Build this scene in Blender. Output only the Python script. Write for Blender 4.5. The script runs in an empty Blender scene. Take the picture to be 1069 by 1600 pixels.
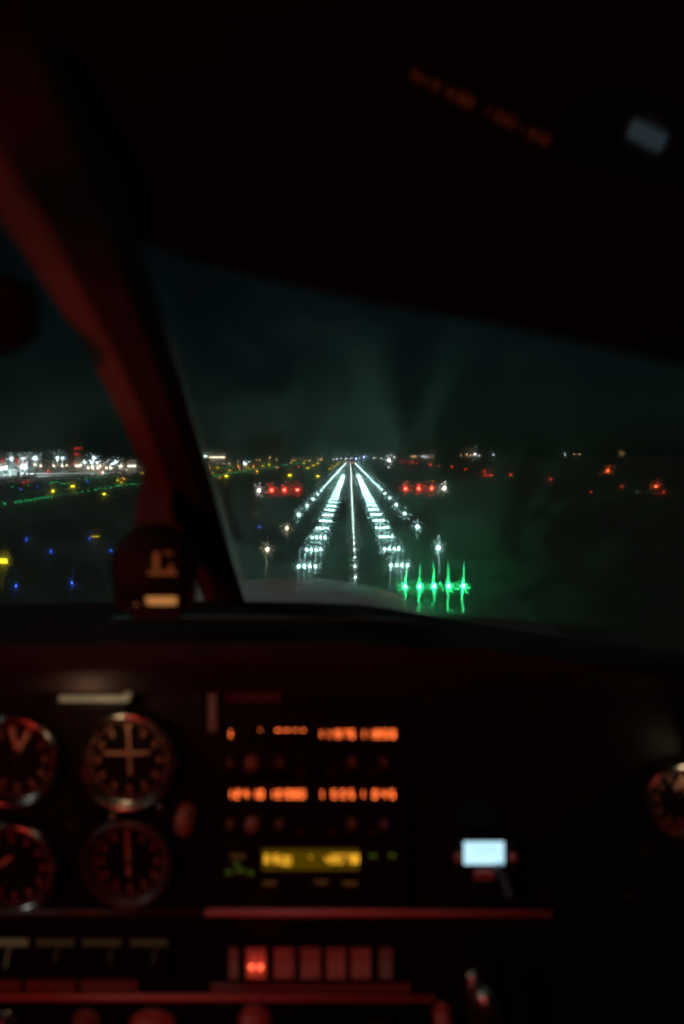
import bpy, math, random
from mathutils import Vector, Matrix
R = math.radians
random.seed(7)
scene = bpy.context.scene
COL = scene.collection

# ------------------------------------------------------------------ camera
H = 25.8
C = Vector((-0.4, 0.0, H))
F = 1081.0                                    # focal length in pixels of a 1600 px high frame
ROT = Matrix.Rotation(R(.74), 3, 'Z') @ Matrix.Rotation(R(90 - 4.44), 3, 'X') @ Matrix.Rotation(R(-.68), 3, 'Z')
cd = bpy.data.cameras.new('camera')
cam = bpy.data.objects.new('camera', cd)
COL.objects.link(cam)
cam.matrix_world = Matrix.Translation(C) @ ROT.to_4x4()
cd.sensor_fit = 'VERTICAL'; cd.sensor_height = 36; cd.sensor_width = 24
cd.lens = F / 1600 * 36
cd.clip_start = .01; cd.clip_end = 200000
cd.dof.use_dof = True; cd.dof.focus_distance = 400; cd.dof.aperture_fstop = 3.1
scene.camera = cam

# ------------------------------------------------------------------ world, moon, exposure
world = bpy.data.worlds.new('World'); scene.world = world; world.use_nodes = True
nt = world.node_tree; nt.nodes.clear()
sky = nt.nodes.new('ShaderNodeTexSky'); sky.sky_type = 'NISHITA'; sky.sun_disc = False
sky.sun_elevation = R(22); sky.sun_rotation = R(-150)
tint = nt.nodes.new('ShaderNodeMix'); tint.data_type = 'RGBA'; tint.blend_type = 'MULTIPLY'; tint.inputs[0].default_value = 1
tint.inputs[7].default_value = (.42, .78, .72, 1)
bg = nt.nodes.new('ShaderNodeBackground'); bg.inputs[1].default_value = .0009
wo = nt.nodes.new('ShaderNodeOutputWorld')
nt.links.new(sky.outputs[0], tint.inputs[6]); nt.links.new(tint.outputs[2], bg.inputs[0]); nt.links.new(bg.outputs[0], wo.inputs[0])

ml = bpy.data.lights.new('fill_sun', 'SUN'); ml.energy = .3; ml.angle = R(3); ml.color = (1, .95, .9)  # added directional fill to brighten the cowling; no moon is known
fill_sun = bpy.data.objects.new('fill_sun', ml); COL.objects.link(fill_sun)
fill_sun.rotation_euler = Vector((-.9, -.25, .75)).to_track_quat('Z', 'Y').to_euler()

vs = scene.view_settings
vs.view_transform = 'Standard'; vs.look = 'None'; vs.exposure = 0; vs.gamma = 1; vs.use_curve_mapping = False
cy = scene.cycles
cy.use_adaptive_sampling = False
cy.use_denoising = True; cy.denoiser = 'OPENIMAGEDENOISE'; cy.denoising_input_passes = 'RGB'
cy.max_bounces = 8; cy.transparent_max_bounces = 12
cy.sample_clamp_direct = 0; cy.sample_clamp_indirect = 6
cy.blur_glossy = 0
cy.use_light_tree = True; cy.filter_width = 1.15
cy.caustics_reflective = True; cy.caustics_refractive = True

# ------------------------------------------------------------------ helpers: pixels to places
def ray(x, y): return ROT @ Vector(((x - 534.5) / F, -(y - 800) / F, -1))
def P(x, y, d): return C + ray(x, y) * d                 # at depth d along the view axis
def K(x, y, d=.6):                                       # on the upright plane of the panel
    v = ray(x, y); return C + v * (d / v.y)
def G(x, y, z=0.0):                                      # on the ground
    v = ray(x, y); return C + v * ((z - H) / v.z)
def D(x, y, dist):                                       # on the sight line at dist metres north of the camera
    v = ray(x, y); return C + v * (dist / v.y)

# ------------------------------------------------------------------ materials
def mat(name, base=(.5, .5, .5), rough=.5, metal=0, emit=None, strength=0, noise=None, coat=0, spec=None):
    m = bpy.data.materials.new(name); m.use_nodes = True
    b = m.node_tree.nodes['Principled BSDF']
    b.inputs['Base Color'].default_value = (*base, 1)
    b.inputs['Roughness'].default_value = rough; b.inputs['Metallic'].default_value = metal
    b.inputs['Coat Weight'].default_value = coat
    if spec is not None: b.inputs['Specular IOR Level'].default_value = spec
    if emit:
        b.inputs['Emission Color'].default_value = (*emit, 1); b.inputs['Emission Strength'].default_value = strength
    if noise:
        n = m.node_tree; sc, amt = noise
        tc = n.nodes.new('ShaderNodeTexCoord'); t = n.nodes.new('ShaderNodeTexNoise'); t.inputs['Scale'].default_value = sc
        t.inputs['Detail'].default_value = 6
        mx = n.nodes.new('ShaderNodeMix'); mx.data_type = 'RGBA'
        mx.inputs[6].default_value = (*[c * (1 - amt) for c in base], 1); mx.inputs[7].default_value = (*[min(1, c * (1 + amt)) for c in base], 1)
        n.links.new(tc.outputs['Object'], t.inputs['Vector']); n.links.new(t.outputs[0], mx.inputs[0]); n.links.new(mx.outputs[2], b.inputs['Base Color'])
        bp = n.nodes.new('ShaderNodeBump'); bp.inputs['Strength'].default_value = .15; bp.inputs['Distance'].default_value = .002
        n.links.new(t.outputs[0], bp.inputs['Height']); n.links.new(bp.outputs[0], b.inputs['Normal'])
    return m

def lamp_mat(name, col, strength, sample=False):
    m = mat(name, (.02, .02, .02), .4, emit=col, strength=strength)
    try: m.cycles.emission_sampling = 'FRONT' if sample else 'NONE'
    except Exception: pass
    return m

M = dict(
    grass=mat('grass', (.022, .03, .016), .9, noise=(.05, .5)),
    asphalt=mat('asphalt', (.05, .05, .052), .75, noise=(.4, .3)),
    concrete=mat('apron_concrete', (.26, .27, .26), .8, noise=(.02, .25)),
    paint=mat('marking_paint', (.11, .11, .108), .6, noise=(.8, .2)),
    wall=mat('pale_cladding', (.5, .5, .47), .7, noise=(.1, .1)),
    dkwall=mat('dark_cladding', (.12, .12, .13), .6, noise=(.1, .1)),
    glassdk=mat('dark_glass', (.03, .04, .05), .15),
    steel=mat('galvanised_steel', (.35, .36, .37), .5, .6, noise=(5, .1)),
    white=mat('aircraft_white', (.75, .76, .77), .35, noise=(2, .04)),
    redp=mat('red_tail_paint', (.6, .04, .03), .4, noise=(2, .1)),
    lampbody=mat('lamp_housing', (.06, .06, .06), .6, noise=(20, .2)),
    signblk=mat('sign_black', (.02, .02, .02), .6, noise=(20, .2)),
    L_tdz=lamp_mat('touchdown_lens', (.5, 1, .94), 48, True),
    L_ctr=lamp_mat('centreline_lens', (.7, 1, .93), 18),
    L_edge=lamp_mat('edge_lens', (.55, 1, .95), 36, True),
    L_warm=lamp_mat('warm_edge_lens', (1, .93, .6), 18, True),
    L_amber=lamp_mat('amber_lens', (1, .4, .04), 9),
    L_red=lamp_mat('red_lens', (1, .03, .012), 5),
    L_papir=lamp_mat('papi_red_lens', (1, .035, .022), 60, True),
    L_papiw=lamp_mat('papi_white_lens', (1, .97, .86), 34, True),
    L_green=lamp_mat('threshold_green_lens', (.03, 1, .27), 130, True),
    L_taxi=lamp_mat('taxiway_green_lens', (.04, 1, .3), 6),
    L_blue=lamp_mat('taxiway_blue_lens', (.03, .12, 1), 10),
    L_city=lamp_mat('distant_white_lens', (.85, .95, 1), 6),
    L_cityw=lamp_mat('distant_warm_lens', (1, .6, .25), 5),
    L_cityb=lamp_mat('distant_blue_lens', (.3, .5, 1), 14),
    L_flood=lamp_mat('floodlight_lens', (.7, 1, .98), 62, True),
    L_yel=lamp_mat('yellow_sign_face', (1, .8, .02), 1.0),
    L_facade=lamp_mat('facade_lamp_lens', (1, .85, .6), 6),
    L_bright=lamp_mat('landing_light_lens', (1, 1, .93), 32, True),
)

# ------------------------------------------------------------------ mesh builder
class MB:
    def __init__(s): s.v = []; s.f = []; s.m = []
    def add(s, vs_, fs, mi=0):
        o = len(s.v); s.v += [Vector(p) for p in vs_]; s.f += [tuple(i + o for i in f) for f in fs]; s.m += [mi] * len(fs); return s
    def box(s, c, sz, rz=0, mi=0, rot=None):
        c = Vector(c); a, b, h = sz[0] / 2, sz[1] / 2, sz[2] / 2
        rm = rot if rot is not None else Matrix.Rotation(rz, 3, 'Z')
        pts = [c + rm @ Vector((x * a, y * b, z * h)) for z in (-1, 1) for x, y in ((-1, -1), (1, -1), (1, 1), (-1, 1))]
        return s.add(pts, [(3, 2, 1, 0), (4, 5, 6, 7), (0, 1, 5, 4), (1, 2, 6, 5), (2, 3, 7, 6), (3, 0, 4, 7)], mi)
    def tube(s, p0, p1, r0, r1=None, n=12, mi=0, caps=True):
        p0, p1 = Vector(p0), Vector(p1); r1 = r0 if r1 is None else r1
        q = (p1 - p0).to_track_quat('Z', 'Y').to_matrix()
        vs_ = []
        for p, r in ((p0, r0), (p1, r1)):
            for i in range(n):
                a = 2 * math.pi * i / n; vs_.append(p + q @ Vector((r * math.cos(a), r * math.sin(a), 0)))
        fs = [(i, (i + 1) % n, n + (i + 1) % n, n + i) for i in range(n)]
        if caps: fs += [tuple(reversed(range(n))), tuple(range(n, 2 * n))]
        return s.add(vs_, fs, mi)
    def lathe(s, c, axis, prof, n=40, mi=0, close=False):
        """prof: list of (radius, height along axis)"""
        c = Vector(c); q = Vector(axis).to_track_quat('Z', 'Y').to_matrix(); vs_ = []
        for r, h in prof:
            for i in range(n):
                a = 2 * math.pi * i / n; vs_.append(c + q @ Vector((r * math.cos(a), r * math.sin(a), h)))
        k = len(prof); fs = []
        for j in range(k if close else k - 1):
            j2 = (j + 1) % k
            for i in range(n): fs.append((j * n + i, j * n + (i + 1) % n, j2 * n + (i + 1) % n, j2 * n + i))
        if not close:
            fs += [tuple(reversed(range(n))), tuple((k - 1) * n + i for i in range(n))]
        return s.add(vs_, fs, mi)
    def loft(s, rings, mi=0, caps=True, closed=True):
        n = len(rings[0]); vs_ = [p for r in rings for p in r]; fs = []
        for j in range(len(rings) - 1):
            for i in range(n if closed else n - 1):
                fs.append((j * n + i, j * n + (i + 1) % n, (j + 1) * n + (i + 1) % n, (j + 1) * n + i))
        if caps and closed: fs += [tuple(reversed(range(n))), tuple((len(rings) - 1) * n + i for i in range(n))]
        return s.add(vs_, fs, mi)
    def prism(s, poly, off, mi=0):
        n = len(poly); off = Vector(off); vs_ = [Vector(p) for p in poly] + [Vector(p) + off for p in poly]
        fs = [tuple(range(n)), tuple(reversed(range(n, 2 * n)))] + [(i, n + i, n + (i + 1) % n, (i + 1) % n) for i in range(n)]
        return s.add(vs_, fs, mi)
    def build(s, name, mats, parent=None, smooth=False, bevel=0, loc=None):
        if not isinstance(mats, (list, tuple)): mats = [mats]
        me = bpy.data.meshes.new(name)
        base = parent_loc(parent) if parent is not None else Vector(loc) if loc is not None else None
        if base is None:
            b0 = Vector([sum(v[i] for v in s.v) / len(s.v) for i in (0, 1)] + [min(v.z for v in s.v)]); base = b0
        me.from_pydata([tuple(v - base) for v in s.v], [], s.f)
        for m in mats: me.materials.append(m)
        for p, i in zip(me.polygons, s.m): p.material_index = i; p.use_smooth = smooth
        me.update()
        o = bpy.data.objects.new(name, me); COL.objects.link(o)
        if parent is not None: o.parent = parent
        else: o.location = base
        if bevel:
            md = o.modifiers.new('bevel', 'BEVEL'); md.width = bevel; md.segments = 3; md.limit_method = 'ANGLE'
        return o
def parent_loc(o):
    v = Vector(o.location)
    while o.parent is not None: o = o.parent; v = v + Vector(o.location)
    return v
def tag(o, label, cat, group=None, kind=None):
    if label: o['label'] = label
    if cat: o['category'] = cat
    if group: o['group'] = group
    if kind: o['kind'] = kind
    return o
def thing(name, loc, label, cat, group=None):
    o = bpy.data.objects.new(name, None); COL.objects.link(o); o.location = loc; o.empty_display_size = .1
    return tag(o, label, cat, group)
def copy_at(src, loc, label, rz=None, group=None):
    c = src.copy(); COL.objects.link(c); c.location = loc
    if rz is not None: c.rotation_euler = (0, 0, rz)
    c['label'] = label
    if group: c['group'] = group
    for ch in src.children:
        d = ch.copy(); COL.objects.link(d); d.parent = c
        for g in ch.children:
            e = g.copy(); COL.objects.link(e); e.parent = d
    return c
def ordinal(n):
    if 10 <= n % 100 <= 20: return f'{n}th'
    return f'{n}' + {1: 'st', 2: 'nd', 3: 'rd'}.get(n % 10, 'th')

# ------------------------------------------------------------------ ground, runway, apron
def sheet(name, pts, m, z):
    mb = MB().add([(p[0], p[1], z) for p in pts], [tuple(range(len(pts)))])
    return tag(mb.build(name, m, loc=(0, 0, 0)), None, None, kind='structure')
THR = 136.0; END = THR + 4150
sheet('ground', [(-60000, -2000), (60000, -2000), (60000, 90000), (-60000, 90000)], M['grass'], 0)
sheet('runway', [(-30, THR - 60), (30, THR - 60), (30, END + 60), (-30, END + 60)], M['asphalt'], .01)
mk = MB()
for k in range(130):
    y = THR + 40 + 50 * k
    if y + 30 < END: mk.add([(-.45, y, .02), (.45, y, .02), (.45, y + 30, .02), (-.45, y + 30, .02)], [(0, 1, 2, 3)])
for sx in (-1, 1):
    for k in range(8):
        x = sx * (3 + 2.6 * k); mk.add([(x - .9, THR + 6, .02), (x + .9, THR + 6, .02), (x + .9, THR + 36, .02), (x - .9, THR + 36, .02)], [(0, 1, 2, 3)])
    x = sx * 21.7; mk.add([(x - .45, THR, .02), (x + .45, THR, .02), (x + .45, END, .02), (x - .45, END, .02)], [(0, 1, 2, 3)])
    for k in range(1, 7):
        y = THR + 150 * k
        for q in range(3 if k in (1,) else 1):
            x = sx * (11.5 + 2.7 * q); mk.add([(x - 1, y, .02), (x + 1, y, .02), (x + 1, y + 22, .02), (x - 1, y + 22, .02)], [(0, 1, 2, 3)])
tag(mk.build('runway_markings', M['paint'], loc=(0, 0, 0)), None, None, kind='structure')
ap = [G(-260, 768), G(-60, 760), G(60, 754), G(235, 736.5), G(345, 729), G(340, 725.5), G(120, 727.5), G(-260, 728)]
sheet('apron', [(p.x, p.y) for p in ap], M['concrete'], .012)
tx = [G(332, 746), G(330, 743.5), G(470, 722.6), G(476, 722.6)]
sheet('taxiway', [(p.x, p.y) for p in tx], M['asphalt'], .008)
tx = [G(-40, 796), G(-40, 788), G(180, 759.5), G(228, 754.8), G(232, 757), G(186, 763)]
sheet('taxiway', [(p.x, p.y) for p in tx], M['asphalt'], .009)

# ------------------------------------------------------------------ airfield lamps
def lamp_proto(name, lens, r, h, label, cat, group, parts=False):
    """low elevated lamp: base flange, stem, glowing dome"""
    mb = MB()
    mb.lathe((0, 0, 0), (0, 0, 1), [(r * 1.5, 0), (r * 1.5, h * .12), (r * .6, h * .2), (r * .6, h * .5), (r * 1.05, h * .6)], 8)
    o = mb.build(name, M['lampbody'], loc=(0, 0, 0))
    lm = MB().lathe((0, 0, 0), (0, 0, 1), [(r, h * .6), (r, h * .6 + r), (r * .7, h * .6 + r * 1.7), (r * .2, h * .6 + r * 2)], 8)
    l = lm.build('lens', lens, loc=(0, 0, 0)); l.parent = o
    return tag(o, label, cat, group)
class Row:
    def __init__(s, name, lens, r, h, cat, group): s.a = (name, lens, r, h); s.cat = cat; s.g = group; s.o = None
    def put(s, loc, label):
        if s.o is None: s.o = lamp_proto(*s.a, label, s.cat, s.g); s.o.location = loc; return s.o
        return copy_at(s.o, loc, label)

tdz = Row('touchdown_light', M['L_tdz'], .17, .12, 'runway light', 'touchdown zone lights')
for k in range(30):
    y = 163.5 + 30 * k
    for sx, side in ((-1, 'left'), (1, 'right')):
        for q in range(4):
            x = sx * (9 + 1.33 * q)
            tdz.put((x, y, .01), f'white touchdown light in {ordinal(k+1)} barrette {side} of centreline, number {q+1} outward' if k else
                    f'white touchdown light in nearest barrette {side} of centreline, number {q+1} outward')
ctr = Row('centreline_light', M['L_ctr'], .15, .06, 'runway light', 'runway centreline lights')
ctrr = Row('centreline_light', M['L_red'], .14, .06, 'runway light', 'runway centreline lights')
k = 0; y = 148.0
while y < END:
    if k < 45: ctr.put((.45, y, .01), f'small white centreline light, {ordinal(k+1)} beyond the aircraft nose')
    elif y > END - 600 and k % 2: ctrr.put((.45, y, .01), 'red centreline light in the last stretch before the runway end')
    else: ctr.put((.45, y, .01), 'small white centreline light in the far stretch where the dots merge')
    k += 1; y += 15 if y < 2600 else 30
edge = Row('edge_light', M['L_edge'], .34, .4, 'runway light', 'runway edge lights')
edgew = Row('edge_light', M['L_warm'], .31, .4, 'runway light', 'runway edge lights')
edgea = Row('edge_light', M['L_amber'], .45, .4, 'runway light', 'runway edge lights')
n = 0; y = 193.0
while y < END:
    for sx, side in ((-1, 'left'), (1, 'right')):
        if y > END - 600: edgea.put((sx * 24, y, .0), f'amber edge light near the far end of the {side} runway edge')
        elif n < 24:
            r_ = edgew if (side == 'left' and n < 2) else edge
            r_.put((sx * 24, y, 0), f'{"yellowish" if r_ is edgew else "bright white"} light on {side} runway edge, {ordinal(n+1)} from the near end')
        else: edge.put((sx * 24, y, 0), f'white edge light in the merged far part of the {side} runway edge')
    n += 1; y += 60
endl = Row('runway_end_light', M['L_red'], .9, .8, 'runway light', 'red runway end lights')
for k, x in enumerate((-22, -15, -8, 8, 15, 22)):
    endl.put((x, END + 2, 0), f'small red light across the far runway end, {ordinal(k+1)} from the left')
thr = Row('threshold_light', M['L_green'], .25, .12, 'runway light', 'green threshold lights')
for k in range(5):
    thr.put((10.2 + 2.88 * k, THR, .01), f'bright green threshold light with vertical flare, {ordinal(k+1)} from the aircraft nose')
small = Row('approach_light', M['L_taxi'], .06, .05, 'runway light', 'dim green lights before the threshold')
for i, (x, y) in enumerate(((651.6, 930), (664.5, 939.4), (669.5, 939.4), (688, 947.4), (706, 955))):
    small.put(G(x, y, .02), f'dim small green light below the green flares, {ordinal(i+1)} from the left')
for i, (x, y) in enumerate(((546.5, 820.3), (536, 827), (546, 875.5), (540, 887), (526, 896.5))):
    small.put(G(x, y, .02), f'dim small green light left of the centreline dots, {ordinal(i+1)} from the top')

# PAPI units
def papi(x, y, red, label):
    t = thing('slope_indicator', (x, y, 0), label, 'approach light', 'slope indicator lights beside the runway')
    MB().box((x, y, 1.1), (2.0, 1.5, 1.6)).box((x, y + .1, 1.93), (2.1, 1.7, .06)).build('housing', M['lampbody'], t, bevel=.03)
    for sx in (-.4, .4): MB().tube((x + sx, y + .3, 0), (x + sx, y + .3, .5), .04, n=8).build('leg', M['steel'], t)
    lm = MB()
    lm.lathe((x, y - .76, 1.0), (0, -1, 0), [(.75, 0), (.75, .04), (.5, .1)], 14)
    lm.build('lens', M['L_papir'] if red else M['L_papiw'], t)
PX = [(405, 769, 0), (424.8, 769.2, 1), (444.8, 768.8, 1), (465, 768.7, 1)]
for i, (px, py, rd) in enumerate(PX):
    p = D(px, py, 555); papi(p.x, p.y, rd, ['white glide slope light outermost left of the runway', 'red glide slope light beside the white one left of the runway', 'middle red glide slope light left of the runway', 'red glide slope light nearest the left runway edge'][i])
PX = [(633.7, 764.7, 1), (654.3, 764.7, 1), (674.5, 764.7, 1), (694.3, 764.2, 0)]
for i, (px, py, rd) in enumerate(PX):
    p = D(px, py, 555); papi(p.x, p.y, rd, ['large red glide slope light nearest the right runway edge', 'middle red glide slope light right of the runway', 'red glide slope light beside the white one right of the runway', 'white glide slope light outermost right of the runway'][i])

# taxiway greens
tg = Row('taxiway_light', M['L_taxi'], .30, .25, 'taxiway light', 'green taxiway lights in a long line')
a, b = G(333, 744), G(472, 722.9)
for k in range(90):
    p = a.lerp(b, (k / 89.0) ** 1.15); tg.put((p.x, p.y, .01), 'green taxiway light in the long thin line left of the runway')
a, b = G(346, 731.3), G(366, 728.6)
for k in range(10):
    p = a.lerp(b, k / 9); tg.put((p.x, p.y, .01), 'green taxiway light in the short faint line beside the post')
tg2 = Row('taxiway_light', M['L_taxi'], .22, .25, 'taxiway light', 'green taxiway lights before the apron')
row = [(7.9, 788), (24.5, 785.5), (32.5, 784.4), (40.4, 782.8), (47.8, 781.7), (55.2, 780.3), (62, 779), (69, 778), (75.9, 777.2), (82.4, 776.3), (94.7, 774), (118.3, 770.4), (128.4, 769), (138.5, 767.5), (148, 765.8), (153, 765.2), (162, 763.5), (166, 763.2), (170.6, 762.8), (174.7, 761.7), (181.4, 759), (184.5, 759.6), (187, 759.2), (189.7, 759.2), (197.6, 758.5), (205, 757.5), (211, 757.4), (217, 756.8), (224.5, 755.8)]
for i, (x, y) in enumerate(row): tg2.put(G(x, y, .01), f'green taxiway light in the curved row before the apron, {ordinal(i+1)} from the left')
tg3 = Row('taxiway_light', M['L_taxi'], .3, .25, 'taxiway light', 'scattered green taxiway lights')
for i, (x, y) in enumerate([(19.8, 761.3), (43.8, 759), (79.7, 755.2), (82, 755), (89.4, 753.6), (96.6, 756.3), (101, 756.3), (107.4, 756.3), (124.6, 750), (134.7, 748.5), (143, 747.5), (150, 747), (158, 747), (166, 746.5), (175, 746.2), (184, 745.8), (143.3, 739)]):
    tg3.put(G(x, y, .01), f'scattered green light between the apron and the curved row, {ordinal(i+1)} from the left')
bl = Row('taxiway_edge_light', M['L_blue'], .16, .35, 'taxiway light', 'blue taxiway edge lights')
for i, ((x, y), w) in enumerate(zip([(41.5, 844.6), (79.7, 863.7), (140.3, 843), (174.4, 862.2), (25, 918), (112.6, 913.5), (405.3, 824.8)],
        ['nearest the left frame edge above the yellow sign', 'right of the large yellow sign', 'just below the yellow streak', 'just left of the compass', 'lowest at far left', 'lowest, between post and frame edge', 'right of the post above the yellowish edge light'])):
    bl.put(G(x, y, .3), f'small blue taxiway light {w}')
blf = Row('taxiway_edge_light', M['L_blue'], .32, .4, 'taxiway light', 'blue taxiway edge lights')
for i, ((x, y), w) in enumerate(zip([(58.7, 761.6), (33, 765.3), (136, 753)], ['left of the first yellow light', 'at the left end of the green row', 'above the yellow lights before the apron'])):
    blf.put(G(x, y, .3), f'tiny blue taxiway light {w}')

# lit guidance signs
def sign(px, py, wpx, hpx, label, lens='L_yel', rz=0, strength=None, streak=False):
    g = G(px, py + hpx * .8, 0)
    dist = g.y; w = wpx / F * dist; h = hpx / F * dist
    t = thing('guidance_sign', (g.x, g.y, 0), label, 'airfield sign', 'lit yellow guidance signs')
    t.rotation_euler = (0, 0, rz)
    z0 = max(.15, .25 * h); o = Vector(t.location)
    MB().box(o + Vector((0, .12, z0 + h / 2)), (w * 1.1, .2, h * 1.18)).build('cabinet', M['signblk'], t, bevel=.01)
    MB().box(o + Vector((0, 0, z0 + h / 2)), (w, .03, h)).build('sign_face', M[lens], t)
    if wpx > 9:
        s = MB(); 
        for dx, dz, ww, hh in ((-.22, 0, .05, .6), (-.12, .27, .2, .1), (-.12, 0, .16, .1), (.08, 0, .05, .6), (.2, -.27, .2, .1)):
            s.box(o + Vector((dx * w, -.02, z0 + h / 2 + dz * h)), (ww * w, .01, hh * h))
        s.build('sign_letters', M['signblk'], t)
    for sx in (-.35, .35): MB().tube(o + Vector((sx * w, .12, 0)), o + Vector((sx * w, .12, z0)), .04, n=6).build('leg', M['steel'], t)
L_yb = lamp_mat('bright_yellow_sign_face', (1, .85, .03), 2.6, True); M['L_yb'] = L_yb
sign(5, 876, 18, 8, 'large bright yellow lit sign at the left frame edge', 'L_yb', R(-20))
ys = [(83, 767.2, 4, 4, 'round bright yellow sign below the masts, left of its twin', 'L_yb'), (113.8, 759.7, 6, 3, 'bright wide yellow sign below the control tower', 'L_yb'),
      (163, 771.7, 4, 3, 'yellow sign nearest below the curved green row', 'L_yb'), (184, 750.3, 4, 2.5, 'upper of two yellow signs left of the post', 'L_yel'),
      (189.7, 753.7, 3.5, 2.5, 'lower of two yellow signs left of the post', 'L_yel'), (222.6, 739, 5, 1.5, 'thin yellow sign close to the post near the horizon', 'L_yel'),
      (149, 838.5, 12, 1.6, 'long thin dim yellow sign between the blue lights', 'L_yel'),
      (340.4, 730.5, 4, 2, 'yellow sign just right of the post near the horizon', 'L_yel'), (332.7, 739, 3, 2, 'yellow sign touching the post above the green line', 'L_yel'),
      (359.3, 734.8, 4, 2, 'yellow sign above the left part of the green line', 'L_yel'), (354, 743.8, 5, 2.5, 'yellow sign below the start of the green line', 'L_yb'),
      (384.5, 728.4, 3, 1.8, 'small yellow sign under the cyan star light', 'L_yel'), (388.5, 731, 3, 1.5, 'small yellow sign second under the cyan star light', 'L_yel'),
      (410.6, 728, 4, 1.8, 'yellow sign above the middle of the green line', 'L_yel'), (420.7, 725.8, 3, 3, 'taller yellow sign above the green line', 'L_yel'),
      (455, 722.8, 2.5, 1.6, 'tiny yellow sign above the right end of the green line', 'L_yel'), (452.9, 742.5, 5, 3, 'yellow sign above the left red slope lights', 'L_yb'),
      (481, 731, 5.5, 2.2, 'wide yellow sign, lower of a stepped pair left of the runway', 'L_yel'), (490, 727, 5, 2, 'wide yellow sign, upper of a stepped pair left of the runway', 'L_yel'),
      (475, 723.8, 3, 2, 'yellow sign at the right end of the green line', 'L_yel'), (496.6, 724, 4, 2, 'yellow sign near the horizon left of the runway end', 'L_yel'),
      (497, 744, 3.5, 3, 'yellow sign beside the left runway edge lights', 'L_yb'), (515.5, 732.4, 3, 2, 'yellow sign close left of the far runway edge', 'L_yel'),
      (520.5, 729, 2.5, 1.8, 'second yellow sign close left of the far runway edge', 'L_yel'), (527, 725.3, 2.5, 1.5, 'third yellow sign close left of the far runway edge', 'L_yel'),
      (530.5, 723.8, 2, 1.3, 'fourth and farthest yellow sign left of the runway edge', 'L_yel')]
for s_ in ys: sign(s_[0], s_[1], s_[2], s_[3], s_[4], s_[5])
M['L_dim'] = lamp_mat('dim_orange_face', (.9, .5, .2), .12)
t_ = sign(401, 802.5, 12, 1.8, 'dim orange sign left of the runway below the slope lights', 'L_dim')

# red obstruction lights on short poles
def pole_light(px, py, dist, rpx, lens, label, name='obstruction_light', cat='warning light', group='red warning lights on the field', minz=1.0):
    p = D(px, py, dist); z = max(minz, p.z); r = rpx * .62 / F * dist
    t = thing(name, (p.x, p.y, 0), label, cat, group)
    MB().tube((p.x, p.y, 0), (p.x, p.y, z - r), r * .25 + .02, n=6).lathe((p.x, p.y, 0), (0, 0, 1), [(r * .8 + .1, 0), (r * .8 + .1, .15), (.05, .2)], 8).build('pole', M['steel'], t)
    MB().lathe((p.x, p.y, z), (0, 0, 1), [(r * .6, -r), (r, -r * .5), (r, r * .3), (r * .7, r * .8), (r * .2, r)], 10).build('lens', M[lens], t)
    return t
def gd(y, x=548): return 27900 / max(2.2, (y - (716 - (x - 548) * .0119))) * .985
reds = [(706, 729.4, 1.1), (727.6, 732.8, 1.1), (757.3, 736.3, 1.2), (757, 742.3, 1.2), (760.6, 742.6, .8), (763.6, 742.6, .8), (766.4, 742.6, .8), (769, 742.6, 1), (798, 741.5, 1.3), (860.5, 749, 1.4), (924, 768.7, .9),
        (972, 759.8, 1.3), (1028, 758.4, 1.2), (1037, 768.7, 1.4), (626, 720.8, .7), (631, 721, .7), (637, 721.5, .7), (644.5, 722, 1.3), (652.6, 723.8, .8), (673, 726, 1.2), (686.4, 728, .9)]
reds.sort()
for i, (x, y, r) in enumerate(reds):
    pole_light(x, y, gd(y + 1.2, x), r, 'L_red', f'small red light right of the runway, {ordinal(i+1)} counted from the left')
M['L_redor'] = lamp_mat('orange_red_lens', (1, .12, .03), 25, True)
pole_light(950, 735.3, 1100, 1.6, 'L_redor', 'bright orange red light on a tall pole at far right')
pole_light(1025, 767.4, 540, 1.5, 'L_redor', 'brightest orange light in the group at the right frame edge')
p = G(1012, 771)
t = thing('lit_shelter', (p.x, p.y, 0), 'low pale shelter lit by the orange light at the right edge', 'shelter')
MB().box((p.x, p.y, 1.3), (14, 5, 2.2)).build('wall', M['wall'], t); MB().box((p.x, p.y, 2.5), (15, 6, .2)).build('roof', M['dkwall'], t)
for x, y, r, l, lab in [(91 / 5.345 + 450, 729.7, 1, 'L_red', 'lone red light left of the runway among yellow signs'), (327.5, 730.3, 1, 'L_amber', 'orange light hard against the post near the horizon'),
        (343, 745.8, .9, 'L_amber', 'small orange light beside the yellow sign under the green line'), (373, 728.6, 1.1, 'L_amber', 'pinkish orange light left of the cyan star'),
        (374.6, 733, .8, 'L_amber', 'orange light under the pinkish one'), (396, 728.8, 1.2, 'L_amber', 'orange light between two small yellow signs'), (402, 736.5, 1.2, 'L_amber', 'orange light just under the green line'),
        (433.4, 730.3, .9, 'L_amber', 'dim orange light below the green line'), (193, 747.8, 1.3, 'L_amber', 'orange light above the two yellow signs left of the post'),
        (35.5, 753.6, .9, 'L_red', 'first of three small red lights on the apron edge'), (38.6, 753.6, .9, 'L_red', 'second of three small red lights on the apron edge'), (44.2, 753, .9, 'L_red', 'third of three small red lights on the apron edge')]:
    pole_light(x, y, gd(y + 1, x), r, l, lab, group='coloured lights left of the runway')

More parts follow.
